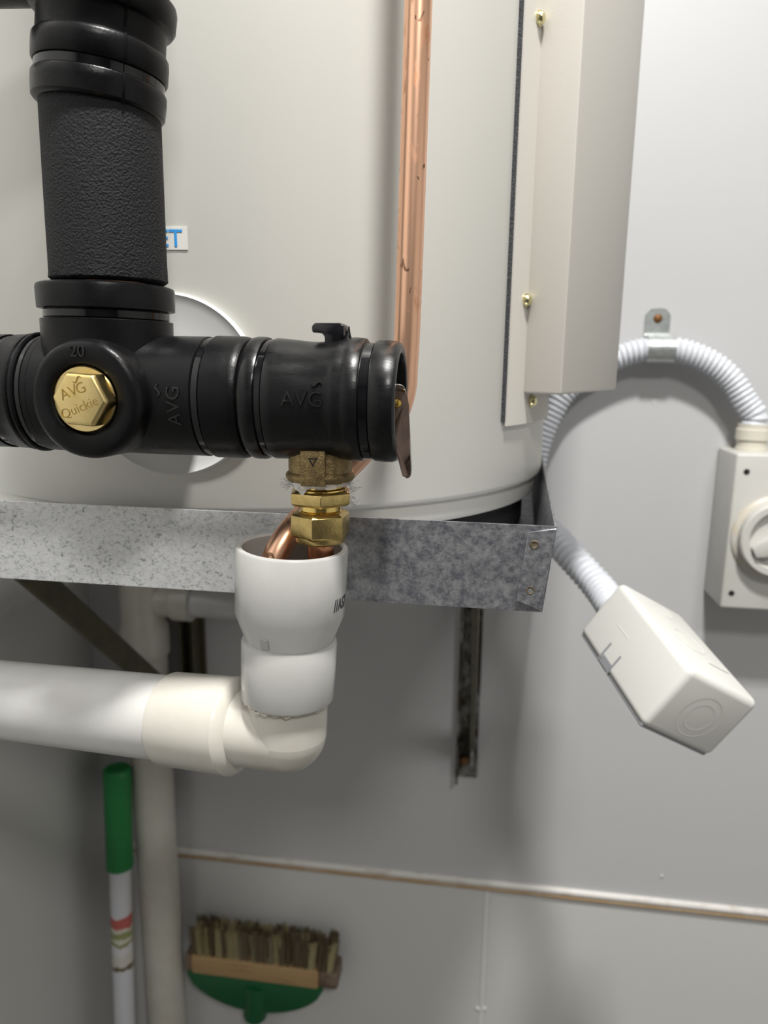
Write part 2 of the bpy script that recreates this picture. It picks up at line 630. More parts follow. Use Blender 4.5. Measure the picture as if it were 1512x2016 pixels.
# inlet collar
pc = at(335, 760, 0.392)
rc = 178 * mpp(pc)
cn = Vector((pc.x - TX, pc.y - TY, 0)).normalized()
co = Vector((TX, TY, pc.z)) + cn * TR
prof = [(-0.008, rc), (0.0010, rc), (0.0018, rc - 0.0004), (0.0022, rc - 0.0011), (0.0018, rc - 0.0020), (0.0008, rc - 0.006), (0.0004, rc - 0.020), (0.0003, 0.015)]
obj('inlet_collar', lathe(co, cn, prof, 96, (False, True)), M_COLLAR, heater, label='round white dished collar')
# sticker with INLET
ps = at(345, 470, 0.394)
phs = atan2(ps.y - TY, ps.x - TX)
st_h = 42 * mpp(ps)
st_r = 25 * mpp(ps) / TR
stick = obj('label_sticker', shell_patch(phs - 150 * mpp(ps) / TR, phs + st_r, ps.z - st_h / 2, ps.z + st_h / 2, 0.0, 0.0005, 20), M_STICK, heater, label='clear sticker with blue capitals')
tsz = 46 * mpp(ps)
xr = (357 - 345) * mpp(ps)


def stk(x, y, z):
    return tankp(phs + (x + xr - 0.47 * tsz * 2.62) / TR, ps.z + y - 0.0003, 0.0006 + z)


obj('lettering', text('INLET', tsz, 0.0003, stk, 0.0001), M_BLUE, stick, label='blue letters INLET')

# element cover on the right flank
ph0 = radians(-32.6)
ph1 = radians(-26.5)
zt0 = at(1000, 838, 0.505).z
obj('cover_gasket', shell_patch(ph0 + 0.002, ph0 + 0.06, zt0 + 0.003, 1.90, 0.0, 0.0022, 4), M_GASK, heater, label='dark foam sealing strip')
flv = shell_patch(ph0 + 0.011, radians(22), zt0, 1.90, 0.0020, 0.0034, 24)
cover = obj('element_cover', flv, M_COVER, heater, label='beige folded sheet metal element cover')
F1 = tankp(ph1, 0, 0.0034)
nA = Vector((cos(ph1), sin(ph1), 0))
A1 = Vector((0.0470, 0.508, 0))
B1 = Vector((0.0990, 0.6125, 0))
C1 = Vector((0.058, 0.655, 0))
zc = 1.2275
poly = [F1 - nA * 0.001, A1, B1, C1, tankp(radians(8), 0, 0.0025)]
poly = [Vector((p.x, p.y, zc)) for p in poly]
obj('cover_box', bev(prism(poly, (0, 0, 0.66)), 0.0018, 2, 20), M_COVER, cover)
for sx, sy in ((1061, 36), (1035, 591), (1046, 789)):
    # find the flange point on that sight line
    best = None
    for k in range(-340, -100):
        g = radians(k / 10)
        P = tankp(g, 0, 0.0034)
        q = at(sx, sy, P.y)
        e = abs(q.x - P.x)
        if best is None or e < best[0]:
            best = (e, g, q.z)
    g, z = best[1], best[2]
    P = tankp(g, z, 0.0034)
    nn = Vector((cos(g), sin(g), 0))
    sc = obj('screw', join(lathe(P, nn, [(-0.003, 0.0045), (0.0008, 0.0045), (0.0010, 0.0038), (0.0022, 0.0036), (0.0034, 0.0026), (0.0037, 0.0012)], 20)), M_SCREW, cover, label='yellowish pan head screw')

# ================================================================== SAFE TRAY
FR, FL = Vector((0.0369, 0.378, 0)), Vector((-0.452, 0.3865, 0))
BR, BL = Vector((0.0565, 0.868, 0)), Vector((-0.434, 0.875, 0))
ZT, ZB = 1.1663, 1.1208
tray = thing('safe_tray', 'shallow galvanised steel drip tray with mottled front under the water heater', 'tray', (-0.19, 0.62, 1.118))


def lift(p, z, ins=0.0):
    c = Vector((-0.19, 0.625, 0))
    d = (p - c)
    return Vector((p.x - math.copysign(ins, d.x), p.y - math.copysign(ins, d.y), z))


top = [FR, BR, BL, FL]
V, F = [], []
for z, ins in ((ZB - 0.0012, 0.0050), (ZT, 0.0), (ZT, 0.0013), (ZB, 0.0063)):
    V += [lift(p, z, ins) for p in top]
# front face is nearly upright: undo the front inset
for i in (0, 3):
    for L_ in (0, 3):
        V[L_ * 4 + i].y = V[4 + i].y + (0.0003 if L_ == 0 else 0.0016)
for a in range(3):
    for k in range(4):
        k2 = (k + 1) % 4
        F.append((a * 4 + k, a * 4 + k2, a * 4 + 4 + k2, a * 4 + 4 + k))
F.append((0, 1, 2, 3))
F.append((12, 13, 14, 15))
obj('tray_pan', (V, F), M_GALV, tray, sharp=20)
q = [at(1040, 1047, 0.3775), at(1096, 1040, 0.3775), at(1064, 1202, 0.3770), at(1015, 1181, 0.3772)]
tab = obj('corner_tab', bev(prism(q, (0, -0.0009, 0)), 0.0003, 1), M_GALV, tray, label='folded corner tab with two rivets')
for rx, ry in ((1052, 1072), (1044, 1162)):
    p = at(rx, ry, 0.3765)
    obj('rivet', lathe(p + Vector((0, 0.001, 0)), (0, -1, 0), [(0, 0.0023), (0.0013, 0.0023), (0.0015, 0.0019), (0.0013, 0.0015), (0.0011, 0.0008)], 18), M_RIV, tab, label='dull brown pop rivet')


# ================================================================== WALL BRACKETS
def angle_bar(a, b, u, v, wu, wv, th):
    """L-section bar from a to b with legs along u and v"""
    u, v = Vector(u).normalized(), Vector(v).normalized()
    a, b = Vector(a), Vector(b)
    sec = [Vector((0, 0, 0)), u * wu, u * wu + v * th, u * th + v * th, u * th + v * wv, v * wv]
    return prism([a + s for s in sec], b - a)


def bracket(x, label, m):
    t = thing('wall_bracket', label, 'bracket', (x, YW, 0.70), None)
    zb = at(918, 1530, 0.925).z
    w2 = 0.0145
    leg = angle_bar((x - w2, YW - 0.0008, zb), (x - w2, YW - 0.0008, 1.112), (1, 0, 0), (0, -1, 0), 2 * w2, 0.026, 0.004)
    rib = box((x + 0.005, YW - 0.026, zb + 0.03), (x + 0.009, YW - 0.003, 1.112))
    obj('wall_leg', join(bev(leg, 0.0008, 1), bev(rib, 0.0006, 1)), m, t)
    obj('arm', bev(angle_bar((x - w2, 0.55, 1.1185), (x - w2, YW - 0.03, 1.1185), (1, 0, 0), (0, 0, -1), 0.031, 0.022, 0.004), 0.0008, 1), M_OLIVE, t)
    a = Vector((x + 0.007, 0.515, 1.110))
    b = Vector((x + 0.007, YW - 0.032, 0.757))
    d = (b - a).normalized()
    nrm = Vector((0, d.z, -d.y))
    obj('brace', bev(pbox(a - nrm * 0.013 + Vector((-0.003, 0, 0)), (0.006, 0, 0), nrm * 0.026, b - a), 0.0008, 1), M_OLIVE, t, label='olive diagonal brace')
    p = Vector((x - 0.003, YW - 0.0045, zb + 0.026))
    obj('bolt', hexp(p, (0, -1, 0), [(-0.003, 0.0062), (0.004, 0.0062), (0.0052, 0.0045)], 0.3), M_RUST, t, label='rusty bolt head')
    return t


bracket(at(924, 1360, 0.925).x, 'weathered steel wall bracket under the tray, the right one near its corner', M_LEGST)
bracket(at(383, 1262, 0.925).x, 'olive steel wall bracket with long diagonal brace, the left one behind white pipes', M_OLIVE)

# ================================================================== WASTE STACK at the back left
stack = thing('waste_stack', 'upright cream waste pipe with a tee behind the green gripped pole', 'pipe', (at(345, 2016, 0.885).x, 0.885, 0.0))
pu = at(305, 1600, 0.885)
sx_ = pu.x
rv = 0.0285
zb_ = at(400, 1188, 0.885).z
obj('upright_pipe', lathe((sx_, 0.885, 0.0), (0, 0, 1), [(0.001, rv), (zb_ - 0.045, rv)], 40), M_PVCC, stack)
tee = join(lathe((sx_, 0.885, 0), (0, 0, 1), [(zb_ - 0.075, rv + 0.0005), (zb_ - 0.074, rv + 0.0042), (zb_ - 0.035, rv + 0.0042), (zb_ - 0.030, rv + 0.001), (zb_ + 0.028, rv + 0.001), (zb_ + 0.03, rv - 0.002)], 40),
           lathe((sx_, 0.885, zb_), (1, 0, 0), [(0.0, 0.021), (0.045, 0.021), (0.046, 0.025), (0.070, 0.025), (0.071, 0.021)], 36))
obj('tee_fitting', tee, M_PVCC, stack)
bx = at(560, 1200, 0.885).x
obj('side_branch', tube(catmull([(sx_ + 0.06, 0.885, zb_), (bx - 0.04, 0.885, zb_), (bx - 0.008, 0.883, zb_ + 0.004), (bx, 0.87, zb_ + 0.01), (bx, 0.82, zb_ + 0.012)], 8), 0.019, 28), M_PVC, stack, label='whiter horizontal branch')
wl = thing('waste_pipe', 'white waste pipe running along the left wall under the tray', 'pipe', (XL + 0.026, 0.5, 1.06))
pl = atX(0, 1165, XL + 0.032)
zpl = atX(0, 1210, XL + 0.030).z + 0.023
obj('pipe', lathe((XL + 0.030, 0.30, zpl), (0, 1, 0), [(0, 0.026), (0.52, 0.026)], 36), M_PVC, wl)
obj('end_socket', lathe((XL + 0.030, 0.79, zpl), (0, 1, 0), [(0, 0.0262), (0.0015, 0.0295), (0.06, 0.0295), (0.064, 0.027)], 36), M_PVC, wl)

# ================================================================== BROOM POLE (green grip)
pg = at(230, 1512, 0.85)
pb = at(246, 2030, 0.835)
dv = (pb - pg)
foot = pg + dv * ((pg.z - 0.004) / -dv.z)
pole = thing('broom_pole', 'white broom pole with green grip leaning in the corner beside the waste pipe', 'broom', foot)
up = (pg - foot).normalized()
Lp = (pg - foot).length
zg = Lp - (pg - at(234, 1705, 0.846)).length
obj('pole', lathe(foot, up, [(0.0, 0.0145), (Lp - 0.01, 0.0145)], 28), M_POLE, pole)
obj('grip', lathe(foot, up, [(zg, 0.0155), (zg + 0.002, 0.0185), (zg + 0.05, 0.0178), (Lp - 0.012, 0.0188), (Lp - 0.003, 0.0185), (Lp, 0.0165), (Lp + 0.0006, 0.0125), (Lp - 0.002, 0.0115)], 32), M_GREEN, pole, label='green plastic hand grip')


def sticker_mat():
    m = bpy.data.materials.new('pole_sticker')
    m.use_nodes = True
    nt = m.node_tree
    b = nt.nodes['Principled BSDF']
    b.inputs['Roughness'].default_value = 0.35
    tc = nt.nodes.new('ShaderNodeTexCoord')
    sx = nt.nodes.new('ShaderNodeSeparateXYZ')
    nt.links.new(tc.outputs['Object'], sx.inputs[0])
    n = nt.nodes.new('ShaderNodeTexNoise')
    n.inputs['Scale'].default_value = 70
    nt.links.new(tc.outputs['Object'], n.inputs['Vector'])
    ma = nt.nodes.new('ShaderNodeMath')
    ma.operation = 'MULTIPLY_ADD'
    ma.inputs[1].default_value = 0.014
    nt.links.new(n.outputs['Fac'], ma.inputs[0])
    nt.links.new(sx.outputs['Z'], ma.inputs[2])
    r = nt.nodes.new('ShaderNodeMapRange')
    z0, z1 = (foot + up * sz0).z - foot.z, (foot + up * sz1).z - foot.z
    r.inputs['From Min'].default_value = z0 + 0.007
    r.inputs['From Max'].default_value = z1 + 0.007
    nt.links.new(ma.outputs[0], r.inputs['Value'])
    c = nt.nodes.new('ShaderNodeValToRGB')
    c.color_ramp.interpolation = 'CONSTANT'
    els = [(0.0, (0.66, 0.66, 0.70)), (0.16, (0.16, 0.12, 0.06)), (0.22, (0.62, 0.60, 0.55)), (0.40, (0.66, 0.66, 0.68)), (0.52, (0.30, 0.30, 0.14)), (0.58, (0.6, 0.6, 0.5)), (0.64, (0.28, 0.31, 0.13)), (0.72, (0.62, 0.58, 0.5)), (0.78, (0.50, 0.12, 0.10)), (0.95, (0.66, 0.66, 0.70))]
    c.color_ramp.elements[0].color = (*els[0][1], 1)
    c.color_ramp.elements[1].position = els[-1][0]
    c.color_ramp.elements[1].color = (*els[-1][1], 1)
    for pos, cc in els[1:-1]:
        e = c.color_ramp.elements.new(pos)
        e.color = (*cc, 1)
    nt.links.new(r.outputs[0], c.inputs[0])
    nt.links.new(c.outputs[0], b.inputs['Base Color'])
    return m


def along(y):
    return Lp - (pg - at(238, y, 0.842)).length


sz0, sz1 = along(1915), along(1788)
obj('printed_sleeve', lathe(foot, up, [(sz0, 0.0147), (sz1, 0.0147)], 28, (False, False)), sticker_mat(), pole, label='worn label with red and green bands')

# ================================================================== BRUSH (bristles up)
YB = 0.893
bl, br_ = at(376, 1888, YB), at(667, 1923, YB)
bzc = (bl.z + br_.z) / 2
hb = 20 * mpp(bl)
brush = thing('scrubbing_broom', 'upturned wooden scrubbing broom with bristles on top leaning on the wall', 'broom', ((bl.x + br_.x) / 2 - 0.015, YB, 0.0))
dpt = 0.05
y0, y1 = YB - 0.012, YB + 0.030
blk = bev(box((bl.x + 0.004, y0, bzc - hb), (br_.x - 0.028, y1, bzc + hb)), 0.004, 3)
wood = obj('wooden_block', blk, M_WOOD, brush)
obj('worn_end', bev(box((br_.x - 0.0285, y0 + 0.0015, bzc - hb + 0.001), (br_.x, y1 - 0.001, bzc + hb - 0.002)), 0.005, 3), M_WOODW, brush, label='dark worn end of the block')
obj('worn_end', bev(box((bl.x - 0.006, y0 + 0.0015, bzc - hb + 0.001), (bl.x + 0.0045, y1 - 0.001, bzc + hb - 0.001)), 0.004, 3), M_WOODW, brush, label='dark worn end of the block')
# tufts: a few variants, many copies
tuft_meshes = []
for k in range(6):
    rg = random.Random(40 + k)
    parts = []
    for s in range(16):
        bx0, by0 = rg.uniform(-0.0032, 0.0032), rg.uniform(-0.003, 0.003)
        tx, ty = bx0 * 1.5 + rg.uniform(-0.002, 0.002), by0 * 1.4 + rg.uniform(-0.002, 0.002)
        hh = rg.uniform(0.041, 0.047)
        w_ = 0.0008
        base = [(bx0 - w_, by0 - w_, 0), (bx0 + w_, by0 - w_, 0), (bx0, by0 + w_, 0)]
        tip = [(tx - w_ * .7, ty - w_ * .7, hh), (tx + w_ * .7, ty - w_ * .7, hh), (tx, ty + w_ * .7, hh)]
        parts.append(([Vector(p) for p in base + tip], [(0, 1, 4, 3), (1, 2, 5, 4), (2, 0, 3, 5), (3, 4, 5), (2, 1, 0)]))
    v, f = join(*parts)
    me = bpy.data.meshes.new('bristle_tuft')
    me.from_pydata(v, [], f)
    me.materials.append(M_BRI[(0, 1, 2, 1, 0, 1)[k]])
    me.update()
    tuft_meshes.append(me)
rb = ROOT[brush.name]
nt_ = 24
for row in range(3):
    for i in range(nt_):
        u = (i + 0.5) / nt_
        px = bl.x + 0.006 + (br_.x - bl.x - 0.014) * u + random.uniform(-0.0012, 0.0012) + (0.002 if row % 2 else 0)
        o = bpy.data.objects.new('bristle_tuft', random.choice(tuft_meshes))
        COL.objects.link(o)
        o.parent = brush
        o.location = Vector((px, YB - 0.0055 + row * 0.012, bzc + hb - 0.001)) - rb
        lean = (u - 0.5) * 0.10 + (0.16 * max(0, u - 0.6) * 2) + random.uniform(-0.05, 0.05)
        o.rotation_euler = (random.uniform(-0.04, 0.04) - 0.03, lean, random.uniform(-0.5, 0.5))
# green bracket plate under the block
cx_ = at(506, 1960, YB).x
fan = []
zb0 = bzc - hb + 0.001
xl, xr_ = bl.x - 0.004, br_.x - 0.022
for i in range(25):
    s = i / 24
    x = xl + (xr_ - xl) * s
    dd = 0.052 * (max(0, 1 - (2 * s - 1) ** 2)) ** 0.62
    fan.append(Vector((x, 0, zb0 - 0.006 - dd)))
poly = [Vector((xl, YB - 0.009, zb0)), *[Vector((p.x, YB - 0.009, p.z)) for p in fan], Vector((xr_, YB - 0.009, zb0))]
obj('handle_bracket', bev(prism(poly, (0, 0.034, 0)), 0.003, 2), M_DGREEN, brush, label='dark green plastic bracket')
sk = at(503, 2003, YB)
st = Vector((cx_, YB + 0.004, zb0 - 0.015))
sd = (Vector((sk.x - 0.001, YB + 0.002, sk.z)) - st)
obj('handle_socket', lathe(st, sd, [(0, 0.019), (sd.length - 0.006, 0.0185), (sd.length - 0.001, 0.0165), (sd.length, 0.013)], 28), M_DGREEN, brush)
hd = sd.normalized()
Lh = (st.z - 0.003) / -hd.z
obj('handle', lathe(st, hd, [(sd.length - 0.01, 0.0122), (Lh, 0.0122)], 24), M_POLE, brush, label='white handle')

# ================================================================== TUNDISH DRAIN
cpx = at(575, 1077, 0.337)
YC = 0.337
c2 = at(568, 1330, YC)
drain = thing('tundish_drain', 'white plastic drain cup on an elbow with a thick horizontal pipe', 'drain', (cpx.x, YC, at(560, 1500, YC).z))
axd = Vector((c2.x - cpx.x, 0, c2.z - cpx.z)).normalized()


def tz(x, y):                      # distance along the cup axis for a pixel on it
    return (at(x, y, YC) - cpx).dot(axd)


S0 = mpp(cpx)
rim = 111 * S0
t_tap0, t_tap1 = tz(573, 1203), tz(570, 1252)
t_col0, t_col1 = tz(569, 1253), tz(565, 1367)
rn = 87 * mpp(at(570, 1280, YC))
rcol = 93 * mpp(at(566, 1330, YC))
cup = [(0.0000, rim - 0.0034), (-0.0006, rim - 0.0028), (-0.0006, rim - 0.0006), (0.0003, rim), (t_tap0, rim * 0.985), (t_tap1, rn), (t_col0 + 0.004, rn)]
inner = [(t_col0 + 0.0, rn - 0.003), (t_tap1, rn - 0.003), (t_tap0, rim * 0.985 - 0.0034)]
cupo = obj('cup', lathe(cpx, axd, inner + cup, 96, (True, False)), M_CUP, drain)


def cupmap(ang0, t0):
    d, a, b = basis(axd)

    def fn(x, y, z):
        ang = ang0 + x / rim
        rr = rim * 0.99 + 0.0001 + z
        # towards the viewer is -Y
        e = Vector((sin(ang), -cos(ang), 0))
        e = (e - axd * e.dot(axd)).normalized()
        return cpx + axd * (t0 - y) + e * rr
    return fn


obj('printed_mark', text('//AS7', 0.0082, 0.0002, (lambda fn: (lambda x, y, z: fn(x * 0.72, y, z)))(cupmap(radians(77), tz(573, 1171))), 0.00012), M_INK, cupo, label='black printed characters')
pm = cupmap(radians(-6), 0)
tq = tz(571, 1236)
q = []
for (x, y) in ((-0.0018, -0.0028), (0.0018, -0.0028), (0.0018, 0.0028), (-0.0018, 0.0028)):
    e = Vector((sin(radians(-14) + x / rn), -cos(radians(-14) + x / rn), 0))
    rr = rn + (rim * 0.985 - rn) * max(0, min(1, (t_tap1 - (tq - y)) / (t_tap1 - t_tap0))) + 0.0002
    q.append(cpx + axd * (tq - y) + e * rr)
obj('moulding_nub', bev(prism(q, (q[1] - q[0]).cross(q[2] - q[1]).normalized() * 0.0003), 0.0001, 1), M_CUP, cupo)
# elbow
E = at(566, 1440, YC)
hp = at(150, 1393, YC + 0.028)
hz = Vector((hp.x - E.x, hp.y - E.y, hp.z - E.z)).normalized()
rel = 78 * mpp(at(567, 1400, YC))
rp = 83 * mpp(at(320, 1415, YC + 0.01))
rs = 95 * mpp(at(400, 1425, YC + 0.005))
ball = []
nb = 20
for i in range(1, nb):
    g = pi * i / nb
    ball.append((-rel * cos(g), rel * sin(g)))
elb = join(lathe(E, -axd, [(0, rel), (0.045, rel)], 64, (False, True)), lathe(E, hz, [(0, rel), (0.038, rel)], 64, (False, True)),
           lathe(E, axd, [(0, rel)] + [p for p in ball if p[0] > 0] + [(rel * 0.9995, rel * 0.02)], 64, (False, True)))
sock = lathe(cpx, axd, [(t_col0, rn - 0.0005), (t_col0, rcol - 0.0022), (t_col0 + 0.0008, rcol - 0.0006), (t_col0 + 0.002, rcol), (t_col1 - 0.001, rcol * 0.985), (t_col1, rcol * 0.97), (t_col1 + 0.0012, rel)], 80)
elbow = obj('elbow', elb, M_PVCC, drain, label='cream glued elbow')
obj('elbow_collar', sock, M_CUP, elbow)
# solvent glue smear just under the collar
gl = []
for i in range(40):
    g = radians(-75 + 150 * i / 39)
    gl.append(cpx + axd * (t_col1 + 0.0006 + 0.0007 * sin(i * 1.7) + 0.0005 * sin(i * 0.6)) + Vector((sin(g), -cos(g), 0)) * (rel + 0.0012))
obj('glue_smear', tube(gl, 0.0010, 8), mat('dirty_glue', (0.46, 0.38, 0.28), 0.5, col2=(0.7, 0.66, 0.58), vs=200), elbow, label='brownish glue smear')
t1 = (at(465, 1428, YC + 0.004) - E).dot(hz)
t2 = (at(333, 1414, YC + 0.012) - E).dot(hz)
obj('elbow_socket', lathe(E, hz, [(t1 - 0.004, rel - 0.001), (t1 - 0.002, rs - 0.003), (t1, rs - 0.0008), (t1 + 0.0014, rs), (t1 + 0.004, rs * 0.99), (t2, rs * 0.975), (t2 + 0.0006, rs * 0.965), (t2 + 0.0006, rp)], 80), M_PVCC, elbow)
xe = (XL + 0.02 - E.x) / hz.x
obj('drain_pipe', lathe(E, hz, [(t2 - 0.02, rp), (xe - 0.06, rp)], 72), M_PVC, drain)

# ================================================================== INSULATED TEE AND INLET PIPEWORK
YP = 0.335
tc_ = at(220, 776, YP)
pl_, pr_ = at(20, 767, YP), at(760, 788, YP)
adx = (pr_ - pl_).normalized()
adx.y = 0
adx.normalize()
axis0 = tc_


def rx(x, y=776):
    return (at(x + max(0, min(15, 15 * (760 - x) / 360)), y, YP) - axis0).dot(adx)


def rr_(hw, x):
    return hw * mpp(at(x, 780, YP))


teeT = thing('insulated_tee', 'black rubber covered tee fitting with a brass plug facing out', 'pipe fitting', (tc_.x, YP, tc_.z))
P = []
r0 = rr_(115, 340)
xa = rx(402)
P += [(rx(105), r0 * 0.965), (rx(104), r0), (xa - 0.0003, r0), (xa, r0 - 0.0003), (xa + 0.0003, r0 - 0.0018), (rx(418) - 0.0003, r0 - 0.0018), (rx(418), r0 - 0.0003), (rx(418) + 0.0006, r0 + 0.0005)]
P += [(rx(472), rr_(118, 470)), (rx(480), rr_(117, 478)), (rx(486), rr_(114, 484)), (rx(489), rr_(108, 488)), (rx(490), rr_(98, 488))]
run = lathe(axis0, adx, P, 72)
# branch up
bd = (at(215, 555, YP) - at(222, 700, YP)).normalized()
bd.y = 0
bd.normalize()


def rz(y):
    return (at(219, y, YP) - axis0).dot(bd)


b0, b1 = rr_(121, 224), rr_(119, 222)
# flange corner of the branch is squarish: superellipse radius
br = lathe(axis0, bd, [(0, b0), (rz(633), b0), (rz(631.5), b0 - 0.0004), (rz(631), b1 - 0.0022), (rz(613), b1 - 0.0022), (rz(612.5), rr_(125, 222) - 0.001), (rz(611), rr_(125, 222)), (rz(572), rr_(126, 222)), (rz(566), rr_(124, 222)), (rz(563), rr_(118, 222)), (rz(562), rr_(108, 222)), (rz(562), rr_(60, 222))], 72)
# boss toward the viewer
bc = at(165, 787, 0.3000)
bc0 = Vector((bc.x, YP, bc.z))
rbos = 116 * mpp(bc)
rhole = 69 * mpp(bc)
Lb = YP - 0.3000
boss = lathe(bc0, (0, -1, 0), [(0, rbos + 0.0012), (Lb - 0.005, rbos + 0.0006), (Lb - 0.0025, rbos), (Lb - 0.0008, rbos - 0.0012), (Lb, rbos - 0.0032), (Lb, rhole + 0.0012), (Lb - 0.0006, rhole + 0.0003), (Lb - 0.005, rhole), (Lb - 0.005, 0.002)], 88)
stub = lathe((pc.x, 0.345, pc.z - 0.001), (0, 1, 0), [(0, 0.0205), (0.040, 0.0205), (0.0470, 0.0195)], 48)
body = obj('tee_cover', join(run, br, boss, stub), M_RUB, teeT)
# fillet webs between boss and arms
fil = []
for sgn in (1, -1):
    a = bc0 + Vector((sgn * rbos * 0.72, -Lb * 0.35, rbos * 0.74))
    fil.append(lathe(a + Vector((sgn * -0.004, 0.006, -0.004)), (sgn * 0.7, 0, 0.7), [(0.0, 0.016), (0.003, 0.0155), (0.006, 0.012), (0.008, 0.006)], 24))
obj('web', join(*fil), M_RUB, teeT)


def tie(x0, x1, r, parent, ax=axis0, d=None, seg=64):
    d = d or adx
    w_ = (x1 - x0)
    return obj('cable_tie', lathe(ax, d, [(x0 + 0.0002, r - 0.0018), (x0 + 0.0003, r - 0.0003), (x0 + 0.0006, r), (x1 - 0.0006, r), (x1 - 0.0003, r - 0.0003), (x1 - 0.0002, r - 0.0018)], seg, (False, False)), M_TIE, parent)


tie(rx(402), rx(418), r0 - 0.0006, teeT)
tie(rz(631), rz(613), b1 - 0.0010, teeT, axis0, bd)
# brass plug
pp = at(166, 786, 0.3025)
plug = obj('brass_plug', lathe((pp.x, 0.3060, pp.z), (0, -1, 0), [(0, 0.004), (0.0005, rhole - 0.0006), (0.0035, rhole - 0.0006), (0.0040, rhole - 0.0012)], 48), M_PLUG, teeT, label='brass plug with hexagon head')
hc = at(155, 787, 0.2935)
rh = 61 * mpp(hc)
d_, ha, hb_ = basis((0, -1, 0), (1, 0, 0))
hx = bev(hexp((hc.x, 0.3035, hc.z), (0, -1, 0), [(0, rh * 0.97), (0.0085, rh * 0.97), (0.0100, rh * 0.89)], radians(-4), (1, 0, 0)), 0.0012, 3, 20)
obj('hexagon_head', hx, M_PLUG, plug)
an = radians(22)


def plugmap(ox, oy, S=mpp(hc)):
    def fn(x, y, z):
        X, Z = x * cos(an) - y * sin(an), x * sin(an) + y * cos(an)
        return Vector((hc.x + ox * S + X, 0.29347 - z, hc.z - oy * S + Z))
    return fn


Sh = mpp(hc)
obj('engraving', join(text('AV', 31 * Sh, 0.0002, plugmap(-20, -13), -0.00006), text('G', 31 * Sh, 0.0002, plugmap(6, -22), -0.00006),
                      tilde(22 * Sh, 4 * Sh, 3.4 * Sh, 0.0002, plugmap(-1, -39)),
                      text('Quickie', 27 * Sh, 0.0002, plugmap(0, 16), -0.00006)), M_PLUGTXT, plug, label='engraved lettering')
# lettering on the rubber
S_b = mpp(bc)
p20 = at(153, 692, 0.3000)
obj('lettering', text('20', 32 * S_b, 0.0010, lambda x, y, z: Vector((p20.x + x, 0.2998 - z, p20.z + y))), M_RUBTXT, teeT, label='raised number 20')


def runmap(xc, zc_off, r, rot=False):
    def fn(x, y, z):
        if rot:
            x, y = -y, x
        ang = (zc_off + y) / r
        return axis0 + adx * (xc + x) + Vector((0, -(r + z) * cos(ang), (r + z) * sin(ang)))
    return fn


St = mpp(at(350, 790, 0.305))
ztx = (at(350, 798, 0.307).z - axis0.z)
m1 = runmap((at(341, 798, 0.307) - axis0).dot(adx), ztx, r0, True)
m1t = runmap((at(313, 760, 0.309) - axis0).dot(adx), ztx + 30 * St, r0, True)
obj('lettering', join(text('AVG', 40 * St, 0.0012, m1), tilde(24 * St, 4 * St, 4.5 * St, 0.0012, m1t)), M_RUBTXT, teeT, label='raised letters AVG reading upward')

# left coupling of the run
lc = thing('insulated_coupling', 'ribbed black rubber pipe cover at the left edge beside the tee', 'pipe cover', (at(30, 767, YP).x, YP, tc_.z))
rl = rr_(111, 50)
Q = [(rx(104), rl - 0.002), (rx(103), rl), (rx(93), rl), (rx(92.5), rl - 0.0015), (rx(80), rl - 0.0015), (rx(79.5), rl + 0.0002), (rx(77), rl + 0.0009), (rx(73), rl + 0.0009), (rx(70), rl + 0.0001), (rx(68), rl - 0.0002), (rx(66), rl + 0.0004), (rx(62), rl + 0.0004), (rx(60), rl),
     (rx(33), rl - 0.0004), (rx(32.5), rl - 0.0020), (rx(18), rl - 0.0020), (rx(17.5), rl - 0.0004), (rx(-20), rl - 0.0004), (rx(-21), rl - 0.002), (rx(-34), rl - 0.002), (rx(-35), rl), (rx(-90), rl), (rx(-95), rl - 0.002), (rx(-96), 0.01)]
obj('cover_body', lathe(axis0, adx, Q[::-1], 72), M_RUB, lc)
tie(rx(80.5), rx(91.5), rl - 0.0004, lc)
tie(rx(19), rx(31.5), rl - 0.0010, lc)

# foam sleeve on the riser
fs0, fs1 = at(217, 557, YP), at(198, 205, YP)
fd = (fs1 - fs0).normalized()
Lf = (fs1 - fs0).length
rf_ = 112 * mpp(at(207, 400, YP))
sleeve = thing('foam_sleeve', 'matt black foam insulation sleeve on the riser above the tee', 'insulation', fs0)


def foamr(t, g):
    e = 0.0
    if t < 0.004:
        e = -0.0008 * noise.noise(Vector((cos(g) * 9, sin(g) * 9, t * 300)))
    return e + 0.0004 * noise.noise(Vector((cos(g) * 2, sin(g) * 2, t * 18)))


fp = [(0.0005, 0.0075), (-0.0004, rf_ - 0.004), (0.0000, rf_ - 0.0012), (0.0010, rf_), (0.003, rf_)] + [(0.003 + (Lf + 0.006) * i / 12, rf_ * (1 - 0.012 * i / 12)) for i in range(1, 13)]
obj('foam_tube', lathe(fs0, fd, fp, 72, rf=foamr), M_FOAM, sleeve)
obj('copper_riser', lathe(fs0, fd, [(-0.006, 0.0165), (0.002, 0.0165)], 32), M_COP, sleeve, label='copper just showing below the foam')

# upper coupling
uc = thing('insulated_elbow_cover', 'stepped black rubber pipe cover at the top left above the foam sleeve', 'pipe cover', at(196, 130, YP))
u0 = at(196, 222, YP)
u1 = at(190, 0, YP)
ud = (u1 - u0)
ud.y = 0
Su = mpp(at(193, 120, YP))
ud = (ud.normalized() + Vector((0.075, 0, 0))).normalized()


def uz(y):
    return (at(195, y, YP) - u0).dot(ud)


def uw(h, y):
    return h * mpp(at(194, y, YP))


